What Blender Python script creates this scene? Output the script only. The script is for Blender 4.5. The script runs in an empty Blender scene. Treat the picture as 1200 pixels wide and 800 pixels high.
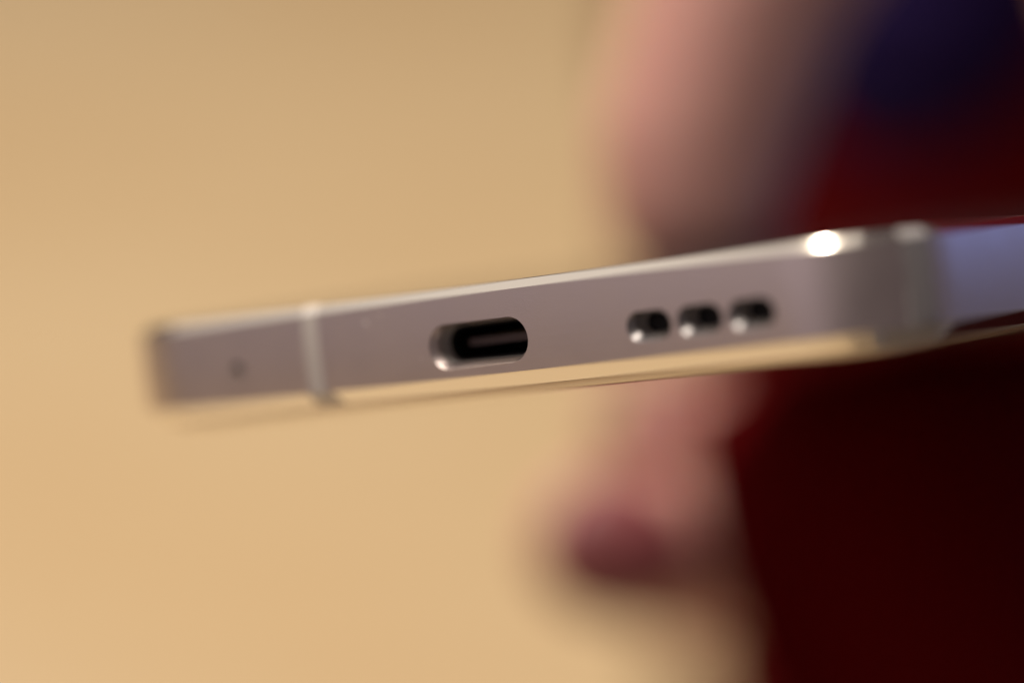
import bpy, bmesh, math, random
from mathutils import Vector, Matrix, Euler

random.seed(4)
C = bpy.context.scene.collection
MM = 0.001

# ------------------------------------------------------------------ camera
CAM_H = 0.42            # metres above the tabletop
PITCH = 25.0            # degrees looking down
cam_d = bpy.data.cameras.new('camera')
cam = bpy.data.objects.new('camera', cam_d); C.objects.link(cam)
cam.location = (0, 0, CAM_H)
cam.rotation_euler = (math.radians(90 - PITCH), 0, 0)
cam_d.sensor_width = 36; cam_d.lens = 100.2
cam_d.clip_start = 0.02; cam_d.clip_end = 20
cam_d.dof.use_dof = True
cam_d.dof.focus_distance = 0.2265
cam_d.dof.aperture_fstop = 4.6
cam_d.dof.aperture_blades = 0
bpy.context.scene.camera = cam
CM = Matrix.Translation((0, 0, CAM_H)) @ Euler((math.radians(90 - PITCH), 0, 0)).to_matrix().to_4x4()
def P(x, y, z):
    """right, up and ahead of the viewer in millimetres -> world metres"""
    return CM @ Vector((x * MM, y * MM, -z * MM))

# ------------------------------------------------------------------ world and lamps
sc = bpy.context.scene
w = bpy.data.worlds.new('World'); sc.world = w; w.use_nodes = True
bg = w.node_tree.nodes['Background']
bg.inputs['Color'].default_value = (1.0, 0.79, 0.76, 1)
bg.inputs['Strength'].default_value = 0.12
def area(name, loc, target, size, power, col, shape='DISK', size_y=None):
    l = bpy.data.lights.new(name, 'AREA'); l.shape = shape; l.size = size
    if size_y: l.size_y = size_y
    l.energy = power; l.color = col
    o = bpy.data.objects.new(name, l); C.objects.link(o); o.location = loc
    o.rotation_euler = (Vector(target) - Vector(loc)).to_track_quat('-Z', 'Y').to_euler()
    return o
PH = P(25, 4, 215)
area('ceiling_lamp', PH + (P(-236, 973, 39) - P(0, 0, 0)) * 1.5, PH, 0.085, 25, (1.0, 0.86, 0.70))
area('ceiling_lamp', PH + Vector((-0.25, -0.02, 0.97)) * 1.5, PH, 0.22, 10, (1.0, 0.87, 0.74))
area('ceiling_glow', PH + Vector((-1.10, 1.25, 1.80)), PH + Vector((-0.2, 0.3, -0.3)), 2.8, 13.5, (1.0, 0.88, 0.77))
area('side_glow', PH + (P(-770, 120, -630) - P(0, 0, 0)) * 1.3, PH, 1.5, 2.0, (1.0, 0.82, 0.86), 'RECTANGLE', 1.0)  # added soft fill from behind left, for the frame's reflections and the hand
area('blue_side_light', P(560, 330, 470), P(35, 6, 220), 0.45, 0.75, (0.28, 0.40, 1.0))  # unseen blue light source off to the right, reflected in the long side
sc.view_settings.view_transform = 'Standard'; sc.view_settings.look = 'None'
sc.view_settings.exposure = 0; sc.view_settings.gamma = 1
sc.view_settings.use_curve_mapping = False
sc.render.engine = 'CYCLES'
sc.cycles.use_denoising = True
sc.cycles.max_bounces = 8

# ------------------------------------------------------------------ materials
def mat(name, col, rough=0.5, metal=0.0, **kw):
    m = bpy.data.materials.new(name); m.use_nodes = True
    b = m.node_tree.nodes['Principled BSDF']
    b.inputs['Base Color'].default_value = (*col, 1)
    b.inputs['Roughness'].default_value = rough
    b.inputs['Metallic'].default_value = metal
    for k, v in kw.items(): b.inputs[k.replace('_', ' ')].default_value = v
    return m, m.node_tree.nodes, m.node_tree.links, b
def coord(N): return N.new('ShaderNodeTexCoord')
def noise(N, L, vec, scale, detail=4, rough=0.5):
    n = N.new('ShaderNodeTexNoise'); n.inputs['Scale'].default_value = scale
    n.inputs['Detail'].default_value = detail; n.inputs['Roughness'].default_value = rough
    L.new(vec, n.inputs['Vector']); return n
def ramp(N, L, fac, stops):
    r = N.new('ShaderNodeValToRGB'); e = r.color_ramp.elements
    e[0].position, e[0].color = stops[0][0], (*stops[0][1], 1)
    e[1].position, e[1].color = stops[-1][0], (*stops[-1][1], 1)
    for p, c in stops[1:-1]:
        k = e.new(p); k.color = (*c, 1)
    L.new(fac, r.inputs['Fac']); return r
def bump(N, L, b, h, strength, dist):
    n = N.new('ShaderNodeBump'); n.inputs['Strength'].default_value = strength
    n.inputs['Distance'].default_value = dist
    L.new(h, n.inputs['Height']); L.new(n.outputs['Normal'], b.inputs['Normal'])

# satin anodised metal of the frame: fine blasted grain and a few specks of dust
M_METAL, N, L, b = mat('satin_metal', (0.63, 0.56, 0.55), 0.40, 1.0)
t = coord(N); g = noise(N, L, t.outputs['Object'], 9000, 2)
bump(N, L, b, g.outputs['Fac'], 0.5, 0.00003)
sm = noise(N, L, t.outputs['Object'], 260, 5)
r = ramp(N, L, sm.outputs['Fac'], [(0.3, (0.37,) * 3), (0.7, (0.45,) * 3)])
L.new(r.outputs['Color'], b.inputs['Roughness'])
v = N.new('ShaderNodeTexVoronoi'); v.inputs['Scale'].default_value = 420
L.new(t.outputs['Object'], v.inputs['Vector'])
dr = ramp(N, L, v.outputs['Distance'], [(0.045, (1, 1, 1)), (0.085, (0, 0, 0))])
gt = ramp(N, L, noise(N, L, t.outputs['Object'], 190, 1).outputs['Fac'], [(0.46, (0, 0, 0)), (0.54, (1, 1, 1))])
mul = N.new('ShaderNodeMath'); mul.operation = 'MULTIPLY'
L.new(dr.outputs['Color'], mul.inputs[0]); L.new(gt.outputs['Color'], mul.inputs[1])
mx = N.new('ShaderNodeMix'); mx.data_type = 'RGBA'
mx.inputs[6].default_value = (0.63, 0.56, 0.55, 1); mx.inputs[7].default_value = (0.9, 0.86, 0.84, 1)
L.new(mul.outputs[0], mx.inputs[0]); L.new(mx.outputs[2], b.inputs['Base Color'])
inv = N.new('ShaderNodeMath'); inv.operation = 'SUBTRACT'; inv.inputs[0].default_value = 1
L.new(mul.outputs[0], inv.inputs[1]); L.new(inv.outputs[0], b.inputs['Metallic'])

M_CUT, N, L, b = mat('polished_metal_edge', (0.82, 0.79, 0.725), 0.14, 1.0)
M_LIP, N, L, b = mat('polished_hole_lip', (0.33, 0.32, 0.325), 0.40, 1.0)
M_BORE, N, L, b = mat('drilled_metal', (0.46, 0.44, 0.425), 0.6, 0.0)
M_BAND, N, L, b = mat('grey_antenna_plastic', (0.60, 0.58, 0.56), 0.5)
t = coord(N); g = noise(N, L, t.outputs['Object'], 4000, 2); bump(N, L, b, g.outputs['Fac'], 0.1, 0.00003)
M_BAND_SHADED, N, L, b = mat('shaded_antenna_plastic', (0.29, 0.28, 0.28), 0.55)  # same plastic as the other band, its colour darkened in place of shade
M_GLASS, N, L, b = mat('black_cover_glass', (0.03, 0.03, 0.03), 0.12)
M_BACK, N, L, b = mat('champagne_back_glass', (0.55, 0.46, 0.36), 0.14, 0.5)
M_SHELL, N, L, b = mat('dark_connector_steel', (0.028, 0.026, 0.026), 0.45, 0.7)
M_TONGUE, N, L, b = mat('brown_black_port_plastic', (0.075, 0.042, 0.036), 0.35)
M_GOLD, N, L, b = mat('gold_contact', (0.55, 0.38, 0.16), 0.3, 1.0)
M_MESH, N, L, b = mat('black_speaker_gauze', (0.012, 0.010, 0.010), 0.8)
t = coord(N); g = noise(N, L, t.outputs['Object'], 5000, 1); bump(N, L, b, g.outputs['Fac'], 0.6, 0.00005)

M_SKIN, N, L, b = mat('skin', (0.44, 0.24, 0.20), 0.6, Subsurface_Weight=0.25, Subsurface_Scale=0.004)
b.inputs['Subsurface Radius'].default_value = (1.0, 0.35, 0.2)
t = coord(N); n1 = noise(N, L, t.outputs['Object'], 240, 5)
r = ramp(N, L, n1.outputs['Fac'], [(0.3, (0.60, 0.335, 0.285)), (0.7, (0.55, 0.28, 0.25))])
L.new(r.outputs['Color'], b.inputs['Base Color'])
n2 = noise(N, L, t.outputs['Object'], 900, 6, 0.65); bump(N, L, b, n2.outputs['Fac'], 0.15, 0.0004)
M_NAIL, N, L, b = mat('mauve_nail', (0.23, 0.060, 0.072), 0.45)
M_MAROON, N, L, b = mat('maroon_wool', (0.060, 0.0025, 0.004), 0.9, Specular_IOR_Level=0.04)
t = coord(N); wv = N.new('ShaderNodeTexWave'); wv.inputs['Scale'].default_value = 160
wv.inputs['Distortion'].default_value = 2.5; L.new(t.outputs['Object'], wv.inputs['Vector'])
r = ramp(N, L, wv.outputs['Fac'], [(0.0, (0.070, 0.0007, 0.0016)), (1.0, (0.118, 0.0012, 0.0028))])
L.new(r.outputs['Color'], b.inputs['Base Color']); bump(N, L, b, wv.outputs['Fac'], 0.6, 0.001)
M_NAVY, N, L, b = mat('navy_cloth', (0.011, 0.006, 0.040), 0.9, Specular_IOR_Level=0.04)
t = coord(N); g = noise(N, L, t.outputs['Object'], 700, 3); bump(N, L, b, g.outputs['Fac'], 0.5, 0.001)

M_TABLE, N, L, b = mat('pale_wood_veneer', (0.58, 0.41, 0.23), 0.5)
t = coord(N); mp = N.new('ShaderNodeMapping'); mp.inputs['Scale'].default_value = (0.7, 9.0, 1)
L.new(t.outputs['Object'], mp.inputs['Vector'])
n1 = noise(N, L, mp.outputs['Vector'], 4, 6, 0.6)
r = ramp(N, L, n1.outputs['Fac'], [(0.25, (0.51, 0.38, 0.218)), (0.5, (0.56, 0.427, 0.248)), (0.78, (0.60, 0.465, 0.278))])
n3 = noise(N, L, t.outputs['Object'], 4.2, 2)
r3 = ramp(N, L, n3.outputs['Fac'], [(0.35, (0.93, 0.90, 0.86)), (0.65, (1.0, 1.03, 1.08))])
mx = N.new('ShaderNodeMix'); mx.data_type = 'RGBA'; mx.blend_type = 'MULTIPLY'; mx.inputs[0].default_value = 1
L.new(r.outputs['Color'], mx.inputs[6]); L.new(r3.outputs['Color'], mx.inputs[7])
L.new(mx.outputs[2], b.inputs['Base Color']); bump(N, L, b, n1.outputs['Fac'], 0.15, 0.0008)

# ------------------------------------------------------------------ helpers
def add(name, me, mats, parent=None, matrix=None):
    o = bpy.data.objects.new(name, me); C.objects.link(o)
    for m in (mats if isinstance(mats, (list, tuple)) else [mats]):
        me.materials.append(m)
    if parent: o.parent = parent
    if matrix is not None: o.matrix_world = matrix
    return o
def from_bm(bm, name='part', sharp=25, scale=MM):
    bmesh.ops.recalc_face_normals(bm, faces=bm.faces)
    lim = math.radians(sharp)
    for f in bm.faces: f.smooth = True
    for e in bm.edges:
        e.smooth = len(e.link_faces) == 2 and e.calc_face_angle(0) < lim
    if scale != 1:
        for vv in bm.verts: vv.co *= scale
    me = bpy.data.meshes.new(name); bm.to_mesh(me); bm.free()
    return me
def evaluated(o):
    dg = bpy.context.evaluated_depsgraph_get(); dg.update()
    return bpy.data.meshes.new_from_object(o.evaluated_get(dg))
def tag(o, label=None, cat=None, group=None, kind=None):
    if label: o['label'] = label
    if cat: o['category'] = cat
    if group: o['group'] = group
    if kind: o['kind'] = kind
    return o

# ------------------------------------------------------------------ tabletop
bm = bmesh.new()
bmesh.ops.create_cube(bm, size=1)
for vv in bm.verts:
    vv.co = Vector((vv.co.x * 1.9 - 0.82, vv.co.y * 3.2 + 1.0, vv.co.z * 0.03 - 0.015))
bmesh.ops.bevel(bm, geom=[e for e in bm.edges], offset=0.004, segments=2, affect='EDGES')
table = add('tabletop', from_bm(bm, scale=1), M_TABLE)
tag(table, 'blurred pale tan wooden tabletop filling the background', 'tabletop', kind='structure')

# ------------------------------------------------------------------ the phone (local millimetres: x right, y into the body, z up)
XL, XR, LEN, R = -43.0, 38.0, 152.0, 10.0
PHI = math.radians(36.6)
A_SL, B_SL = 0.125, 0.012          # how the phone's plane rises to the right and with depth
X = Vector((math.cos(PHI), A_SL * math.cos(PHI) - B_SL * math.sin(PHI), -math.sin(PHI))).normalized()
Y = Vector((math.sin(PHI), A_SL * math.sin(PHI) + B_SL * math.cos(PHI), math.cos(PHI)))
Y = (Y - X * Y.dot(X)).normalized()
Z = -X.cross(Y)                     # (right, up, ahead) is left-handed
def flip(v3): return Vector((v3.x, v3.y, -v3.z))
RB = Matrix((flip(X), flip(Y), flip(Z))).transposed()
ORI = Vector((-2.5, 0.35, 229))
PM = CM @ Matrix.Translation(flip(ORI) * MM) @ RB.to_4x4()
def phone_pt(x, y, z):
    """phone-local millimetres -> (right, up, ahead) millimetres"""
    v3 = X * x + Y * y + Z * z + ORI
    return v3

def outline(inset, seg=28):
    """rounded rectangle, inset from the outer outline; starts on the bottom edge"""
    r_ = max(R - inset, 0.4); x0 = XR - inset; xm = XL + inset; y0 = inset; y1 = LEN - inset
    pts = []
    for cx, cy, a0 in ((x0 - r_, y0 + r_, -90), (x0 - r_, y1 - r_, 0), (xm + r_, y1 - r_, 90), (xm + r_, y0 + r_, 180)):
        for k in range(seg + 1):
            a = math.radians(a0 + 90 * k / seg)
            pts.append((cx + r_ * math.cos(a), cy + r_ * math.sin(a)))
    return pts
ZB, ZT = -3.05, 3.55                # flat of the side wall
BOT, TOP = -4.25, 4.25
def wall_profile(grow=0.0):
    pr = [(3.6, BOT), (1.65, BOT), (1.50, BOT + 0.06)]
    pr += [(1.40, BOT + 0.06 + 0.1 * (ZB - 0.08 - BOT - 0.06) / 1.43), (0.17, ZB - 0.08 - 0.1 * (ZB - 0.08 - BOT - 0.06) / 1.43), (0.07, ZB - 0.08), (0.015, ZB)]
    for k in range(1, 8):
        u = k / 8; pr.append((-0.10 * math.sin(math.pi * u), ZB + (ZT - ZB) * u))
    pr += [(0.015, ZT), (0.07, ZT + 0.06), (0.12, ZT + 0.109), (0.61, TOP - 0.109), (0.66, TOP - 0.06), (0.78, TOP), (3.6, TOP)]
    return [(o - grow if o < 3.3 else o, z + (grow if z > 0 else -grow) * (abs(z) > 3.3)) for o, z in pr]

def sweep(bm, profile, paths, closed_path):
    rings = []
    for (o, z), pts in zip(profile, paths):
        rings.append([bm.verts.new((x, y, z)) for x, y in pts])
    n = len(rings); m = len(rings[0]); fs = []
    for i in range(n):
        a, b2 = rings[i], rings[(i + 1) % n]
        for j in range(m if closed_path else m - 1):
            k = (j + 1) % m
            fs.append(bm.faces.new((a[j], a[k], b2[k], b2[j])))
    if not closed_path:
        bm.faces.new([rg[0] for rg in rings]); bm.faces.new([rg[-1] for rg in rings][::-1])
    return fs

phone = bpy.data.objects.new('phone', None); C.objects.link(phone); phone.matrix_world = PM
phone.empty_display_size = 0.02
tag(phone, 'slim champagne-grey metal smartphone seen edge-on at its charging port end', 'smartphone')
def part(name, me, mats, parent=phone):
    o = add(name, me, mats); o.parent = parent
    return o

def stadium(hw, hh, seg=16):
    pts = []
    for s, a0 in ((1, -90), (-1, 90)):
        for k in range(seg + 1):
            a = math.radians(a0 + 180 * k / seg)
            pts.append((s * (hw - hh) + hh * math.cos(a), hh * math.sin(a)))
    return pts
def lofted(bm, cx, cz, rings, seg=16, mats=None, skew=(0, 0)):
    """rings: (y, half width, half height); capped solid running along y"""
    vs = []
    h0 = rings[-1][2]
    for y, hw, hh in rings:
        q = hh - h0
        vs.append([bm.verts.new((cx + x + skew[0] * q, y, cz + z + skew[1] * q)) for x, z in stadium(hw, hh, seg)])
    for i in range(len(vs) - 1):
        m = len(vs[i])
        for j in range(m):
            k = (j + 1) % m
            f = bm.faces.new((vs[i][j], vs[i][k], vs[i + 1][k], vs[i + 1][j]))
            if mats: f.material_index = mats[i]
    bm.faces.new(vs[0]); bm.faces.new(vs[-1][::-1])
def lip_rings(hw, hh, off, drop, depth):
    """countersunk mouth: a flared cone with softened rims, then the straight bore"""
    prof_ = [(-0.45, 1.62), (-0.06, 1.08), (0.03, 0.92), (drop * 0.5, 0.47), (drop * 0.9, 0.10), (drop * 1.05, 0.03), (drop * 1.3, 0.0)]
    out = [(y, hw + off * k, hh + off * k) for y, k in prof_] + [(depth, hw, hh)]
    return out, [3] * 6 + [2]

USB = (-0.2, -0.36, 4.62, 1.48)       # centre x, z, half width, half height
SLOTS = [(16.45, -0.44), (21.1, -0.44), (25.75, -0.44)]
SHW, SHH = 1.62, 0.74
MIC = (-26.3, -0.30)
prof = wall_profile()
bm = bmesh.new()
sweep(bm, prof, [outline(o) for o, z in prof], True)
bmesh.ops.recalc_face_normals(bm, faces=bm.faces)
for f in bm.faces:
    c = f.calc_center_median()
    f.material_index = 1 if (c.z > ZT + 0.02 or c.z < ZB - 0.02) else 0
fm = bpy.data.meshes.new('frame_raw'); bm.to_mesh(fm); bm.free()
tmp = bpy.data.objects.new('frame_raw', fm); C.objects.link(tmp)
for m in (M_METAL, M_CUT, M_BORE, M_LIP): fm.materials.append(m)
bm = bmesh.new()
rg, ms = lip_rings(USB[2], USB[3], 0.34, 0.66, 4.2); ms = [0] * 6 + [2]; lofted(bm, USB[0], USB[1], rg, 24, ms, (-0.3, -0.35))
for sx, sz in SLOTS:
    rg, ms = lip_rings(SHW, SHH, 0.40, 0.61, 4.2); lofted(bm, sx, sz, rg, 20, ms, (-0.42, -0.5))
rg, ms = lip_rings(0.60, 0.599, 0.03, 0.03, 4.2); ms = [0] * 6 + [2]; lofted(bm, MIC[0], MIC[1], rg, 12, ms)
bmesh.ops.recalc_face_normals(bm, faces=bm.faces)
cm_ = bpy.data.meshes.new('cutter'); bm.to_mesh(cm_); bm.free()
for m in (M_METAL, M_CUT, M_BORE, M_LIP): cm_.materials.append(m)
cut = bpy.data.objects.new('cutter', cm_); C.objects.link(cut)
md = tmp.modifiers.new('b', 'BOOLEAN'); md.operation = 'DIFFERENCE'; md.solver = 'EXACT'; md.object = cut
me = evaluated(tmp)
bpy.data.objects.remove(tmp); bpy.data.objects.remove(cut)
bm = bmesh.new(); bm.from_mesh(me)
fme = from_bm(bm, 'frame', 22)
fidx = [p_.material_index for p_ in fme.polygons]
frame = part('frame', fme, [])
fme.materials.clear()
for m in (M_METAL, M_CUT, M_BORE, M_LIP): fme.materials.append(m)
fme.polygons.foreach_set('material_index', fidx)

# antenna bands: plastic let into the frame, a hair proud of it
def fl(z): return 1.0 if z < ZB - 0.01 else 0.0   # the plastic widens over the lower edge
def band_straight(x0, x1):
    pr = wall_profile(0.015); bm = bmesh.new()
    sweep(bm, pr, [[(x0 - fl(z) * 0.45, o), ((x0 + x1) / 2, o), (x1 + fl(z) * 0.75, o)] for o, z in pr], False)
    return from_bm(bm, 'antenna_band', 30)
def band_corner(a0, a1):
    pr = wall_profile(0.015); bm = bmesh.new(); cx, cy = XR - R, R
    ps = []
    for o, z in pr:
        b0, b1 = a0 - 13 * fl(z), a1 + 5 * fl(z)
        aa = [math.radians(b0 + (b1 - b0) * k / 12) for k in range(13)]
        ps.append([(cx + (R - o) * math.cos(a), cy + (R - o) * math.sin(a)) for a in aa])
    sweep(bm, pr, ps, False)
    return from_bm(bm, 'antenna_band', 30)
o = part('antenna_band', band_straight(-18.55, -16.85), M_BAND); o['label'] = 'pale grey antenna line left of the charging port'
o = part('antenna_band', band_corner(-33, -19), M_BAND_SHADED); o['label'] = 'grey antenna line round the near corner'

# glass on both faces
def slab(rings, zc, name):
    bm = bmesh.new(); vs = []
    for ins, z in rings:
        vs.append([bm.verts.new((x, y, z)) for x, y in outline(ins, 16)])
    for i in range(len(vs) - 1):
        m = len(vs[i])
        for j in range(m):
            k = (j + 1) % m; bm.faces.new((vs[i][j], vs[i][k], vs[i + 1][k], vs[i + 1][j]))
    bm.faces.new(vs[0]); bm.faces.new(vs[-1][::-1])
    return from_bm(bm, name, 35)
part('display_glass', slab([(0.9, TOP - 0.5), (0.9, TOP - 0.04), (1.0, TOP + 0.01), (1.4, TOP + 0.02)], 0, 'display_glass'), M_GLASS)
part('back_glass', slab([(1.70, BOT + 0.5), (1.70, BOT - 0.02), (1.80, BOT - 0.14), (2.1, BOT - 0.32), (2.8, BOT - 0.52), (3.8, BOT - 0.70), (5.0, BOT - 0.82), (7.0, BOT - 0.87)], 0, 'back_glass'), M_BACK)

# charging port: shell tube, tongue with contacts
bm = bmesh.new()
ux, uz, uw, uh = USB
outer = [stadium(uw - 0.02, uh - 0.02, 16), stadium(uw - 0.17, uh - 0.17, 16)]
tube = []
for y, s in ((2.2, 1), (2.2, 0), (9.6, 0), (9.6, 1)):
    tube.append([bm.verts.new((ux + x, y, uz + z)) for x, z in outer[1 if s else 0]])
order = [tube[0], tube[1], tube[2]]
for a, b2 in ((tube[0], tube[1]), (tube[1], tube[2])):
    for j in range(len(a)):
        k = (j + 1) % len(a); bm.faces.new((a[j], a[k], b2[k], b2[j]))
for a, b2 in ((tube[0], tube[3]),):
    for j in range(len(a)):
        k = (j + 1) % len(a); bm.faces.new((a[j], a[k], b2[k], b2[j]))
bm.faces.new(tube[2]); bm.faces.new(tube[3][::-1])
port = part('charging_port', from_bm(bm, 'charging_port', 30), M_SHELL)
def box(x0, x1, y0, y1, z0, z1, bev=0.0, seg=2):
    bm = bmesh.new(); bmesh.ops.create_cube(bm, size=1)
    for vv in bm.verts:
        vv.co = Vector(((x0 + x1) / 2 + vv.co.x * (x1 - x0), (y0 + y1) / 2 + vv.co.y * (y1 - y0), (z0 + z1) / 2 + vv.co.z * (z1 - z0)))
    if bev: bmesh.ops.bevel(bm, geom=list(bm.edges), offset=bev, segments=seg, affect='EDGES')
    return bm
part('tongue', from_bm(box(ux - 3.34, ux + 3.34, 2.9, 9.59, uz - 0.33, uz + 0.33, 0.12), 'tongue', 30), M_TONGUE, port)
cme = from_bm(box(-0.14, 0.14, 4.6, 9.0, -0.02, 0.02), 'contact')
for k in range(12):
    c_ = part('contact', cme, [] if k else M_GOLD, port)
    c_.location = ((ux - 2.75 + 0.5 * k) * MM, 0, (uz + 0.332) * MM)
# gauze behind each speaker slot and the microphone
for sx, sz in SLOTS:
    bm = bmesh.new(); lofted(bm, sx, sz, [(2.1, SHW + 0.2, SHH + 0.2), (2.6, SHW + 0.2, SHH + 0.2)], 10)
    part('speaker_mesh', from_bm(bm, 'speaker_mesh'), M_MESH)
bm = bmesh.new(); lofted(bm, MIC[0], MIC[1], [(1.6, 0.7, 0.699), (1.9, 0.7, 0.699)], 10)
part('microphone_mesh', from_bm(bm, 'microphone_mesh'), M_MESH)

# ------------------------------------------------------------------ the person: hand and sleeve, in (right, up, ahead) mm
def limb(bm, pts, sub=6):
    """chain of overlapping rounded segments; pts are (x, y, z, radius)"""
    for a, b2 in zip(pts, pts[1:]):
        n = max(2, int((Vector(a[:3]) - Vector(b2[:3])).length / 2.2))
        for k in range(n + 1):
            u = k / n
            p_ = Vector(a[:3]).lerp(Vector(b2[:3]), u); r_ = a[3] + (b2[3] - a[3]) * u
            bmesh.ops.create_icosphere(bm, subdivisions=2, radius=r_, matrix=Matrix.Translation(flip(p_)))
FING = {
 'thumb':  [(20.5, 16.0, 324, 10.6), (21, 22, 325, 12.0), (26.5, 40, 325, 12.6), (43, 63, 328, 12.8), (80, 66, 370, 15), (114, 24, 420, 22)],
 'index':  [(11.5, -25, 352, 9.8), (17, -25.5, 353, 10.6), (34, -28, 357, 10.2), (56, -33, 367, 9.8), (84, -34, 390, 11), (112, -30, 416, 14)],
 'middle': [(19, -12, 376, 8.4), (24, -13, 376, 9.0), (42, -18, 382, 9.2), (64, -26, 396, 9.6), (90, -30, 408, 11), (116, -32, 424, 14)],
 'ring':   [(58, -14, 414, 7.0), (64, -18, 414, 7.8), (78, -26, 416, 8.6), (92, -40, 418, 9.2), (106, -44, 424, 10.2), (124, -40, 434, 14)],
 'little': [(76, -12, 434, 6.0), (82, -16, 434, 6.8), (94, -26, 434, 7.4), (106, -44, 434, 8.0), (118, -46, 438, 9.0), (134, -38, 448, 13)],
}
bm = bmesh.new()
for k, pts in FING.items(): limb(bm, pts)
limb(bm, [(114, 14, 422, 19), (132, 0, 450, 25), (170, -8, 490, 28), (250, -4, 540, 32)])
limb(bm, [(106, -30, 412, 14), (114, 14, 422, 19)]); limb(bm, [(124, -40, 432, 14), (130, 0, 452, 24)])
limb(bm, [(134, -38, 448, 13), (142, -6, 462, 25)]); limb(bm, [(114, -38, 420, 14), (120, 8, 434, 20)])
hm = bpy.data.meshes.new('hand_raw')
for vv in bm.verts: vv.co *= MM
bm.to_mesh(hm); bm.free()
tmp = bpy.data.objects.new('hand_raw', hm); C.objects.link(tmp)
md = tmp.modifiers.new('r', 'REMESH'); md.mode = 'VOXEL'; md.voxel_size = 0.0013
md = tmp.modifiers.new('s', 'SMOOTH'); md.factor = 0.5; md.iterations = 12
hme = evaluated(tmp); bpy.data.objects.remove(tmp)
PI_ = PM.inverted() @ CM
PF = CM.inverted() @ PM
for vv in hme.vertices:             # flesh flattened where it presses on the glass
    q = PI_ @ vv.co
    if XL < q.x / MM < XR and 0 < q.y / MM < LEN and BOT - 0.9 < q.z / MM < TOP + 0.05:
        q.z = (TOP + 0.06 if vv.co.y / MM > (PF @ Vector((q.x, q.y, 0))).y / MM else BOT - 0.92) * MM
        vv.co = PF @ q
for p_ in hme.polygons: p_.use_smooth = True
hme.materials.clear()
person = bpy.data.objects.new('person', None); C.objects.link(person); person.matrix_world = CM
tag(person, 'blurred hand with mauve nails in dark maroon clothing, holding the phone from behind', 'person')
hand = add('hand', hme, M_SKIN); hand.parent = person
def nail(tip, nxt, up, size):
    tip, nxt, up = flip(Vector(tip[:3])), flip(Vector(nxt[:3])), flip(Vector(up))
    d = (tip - nxt).normalized(); up = (up - d * up.dot(d)).normalized(); sd = d.cross(up)
    bm = bmesh.new(); bmesh.ops.create_uvsphere(bm, u_segments=28, v_segments=16, radius=1)
    rr = size
    for vv in bm.verts:
        c = vv.co.copy()
        vv.co = tip + d * (c.x * rr * 0.75 + 0.5) + sd * (c.y * rr * 0.72) + up * (rr * (0.80 + 0.22 * c.z) - abs(c.y) ** 2 * rr * 0.28)
    o = add('fingernail', from_bm(bm, 'fingernail', 60), M_NAIL); o.parent = hand
nail(FING['thumb'][0], FING['thumb'][1], (0.2, 0.6, -0.8), 8.4)
nail(FING['index'][0], FING['index'][1], (0.08, 0.05, -1), 12.4)
nail(FING['middle'][0], FING['middle'][1], (-0.05, 0.2, -1), 8.2)
nail(FING['ring'][0], FING['ring'][1], (-0.1, 0.2, -1), 6.8)
nail(FING['little'][0], FING['little'][1], (-0.1, 0.2, -1), 6.0)

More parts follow.
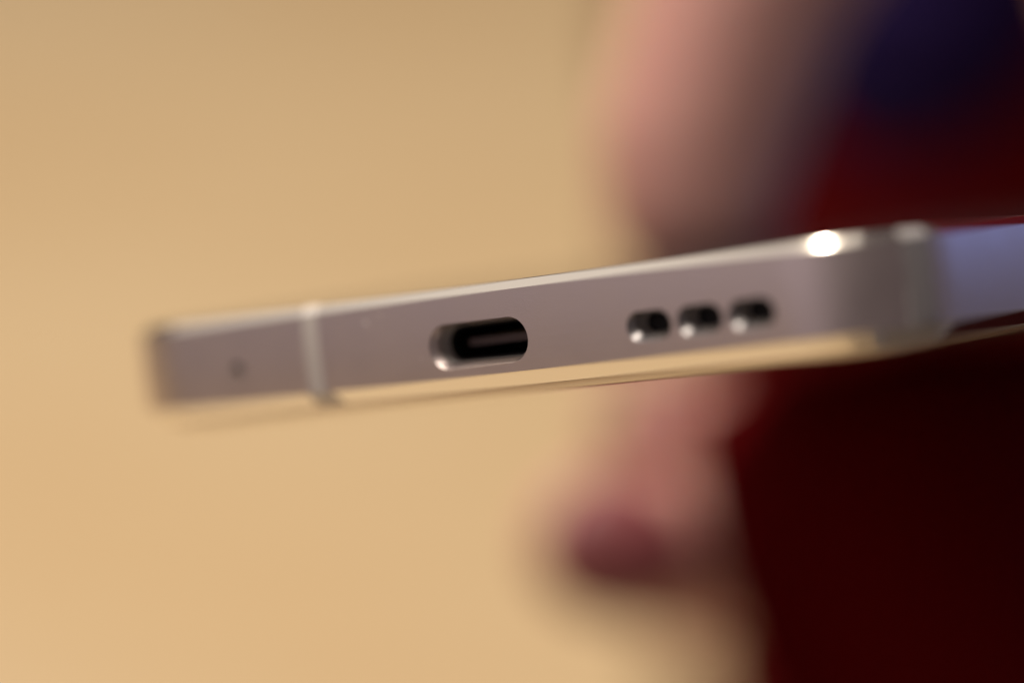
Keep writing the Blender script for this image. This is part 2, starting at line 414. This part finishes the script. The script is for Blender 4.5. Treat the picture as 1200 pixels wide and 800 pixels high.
def cloth_tube(pts, seg, folds, name, mat_, parent, seed=0):
    """a sleeve: rings round a path with folds, given thickness"""
    rnd = random.Random(seed); bm = bmesh.new(); rings = []
    ph = [rnd.uniform(0, 6.28) for _ in range(6)]
    n = 46
    def ring_at(i, thin):
        u = i / n * (len(pts) - 1); k = min(int(u), len(pts) - 2); f = u - k
        a, b2 = pts[k], pts[k + 1]
        c = flip(Vector(a[:3]).lerp(Vector(b2[:3]), f)); r_ = a[3] + (b2[3] - a[3]) * f
        d = Vector((0, 0, 0))
        for q in range(len(pts) - 1):       # direction eased along the path so that rings never cross
            wq = max(0.0, 1.2 - abs(u - q - 0.5)); d += flip(Vector(pts[q + 1][:3]) - Vector(pts[q][:3])).normalized() * wq
        d.normalize()
        s1 = d.cross(Vector((0.3, 0.2, 1))).normalized(); s2 = s1.cross(d)
        ring = []
        for j in range(seg):
            th = 2 * math.pi * j / seg
            rr = r_ * (1 + folds * (0.5 * math.sin(i * 0.85 + 2 * th + ph[0]) + 0.35 * math.sin(i * 1.4 - 3 * th + ph[1]) + 0.25 * math.sin(5 * th + ph[2]))) - thin
            ring.append(bm.verts.new(c + s1 * rr * math.cos(th) + s2 * rr * math.sin(th)))
        return ring
    rings = [ring_at(i, 0) for i in range(n + 1)] + [ring_at(i, 2.5) for i in range(n, -1, -1)]
    for i in range(len(rings)):
        a, b2 = rings[i], rings[(i + 1) % len(rings)]
        for j in range(seg):
            k = (j + 1) % seg; bm.faces.new((a[j], a[k], b2[k], b2[j]))
    o = add(name, from_bm(bm, name, 80), mat_); o.parent = parent
    return o
sl = cloth_tube([(35, -35.5, 354, 30.5), (50, -29, 350, 30.5), (68, -31, 362, 33), (98, -31, 400, 38), (150, -20, 460, 46), (215, -6, 520, 52), (290, 0, 580, 58), (350, 10, 680, 66)], 64, 0.035, 'sleeve', M_MAROON, person, 2)
sl['label'] = 'dark maroon sleeve'
def W2C(x, y, z):
    """world metres -> (right, up, ahead) mm"""
    q = CM.inverted() @ Vector((x, y, z)); return (q.x / MM, q.y / MM, -q.z / MM)
sh = cloth_tube([(*W2C(0.345, 0.66, -0.14), 165), (*W2C(0.284, 0.64, 0.0), 168), (*W2C(0.207, 0.60, 0.10), 172), (*W2C(0.203, 0.60, 0.20), 175), (*W2C(0.262, 0.66, 0.36), 170), (*W2C(0.27, 0.74, 0.52), 120)], 96, 0.025, 'shirt', M_MAROON, person, 5)
sh['label'] = 'dark maroon shirt front'
sf = cloth_tube([(106, 108, 504, 17), (84, 80, 494, 22), (69, 54, 485, 23), (63, 40, 481, 18), (61, 31, 480, 8)], 40, 0.08, 'scarf', M_NAVY, person, 8)
sf['label'] = 'dark navy scarf end at the upper right'
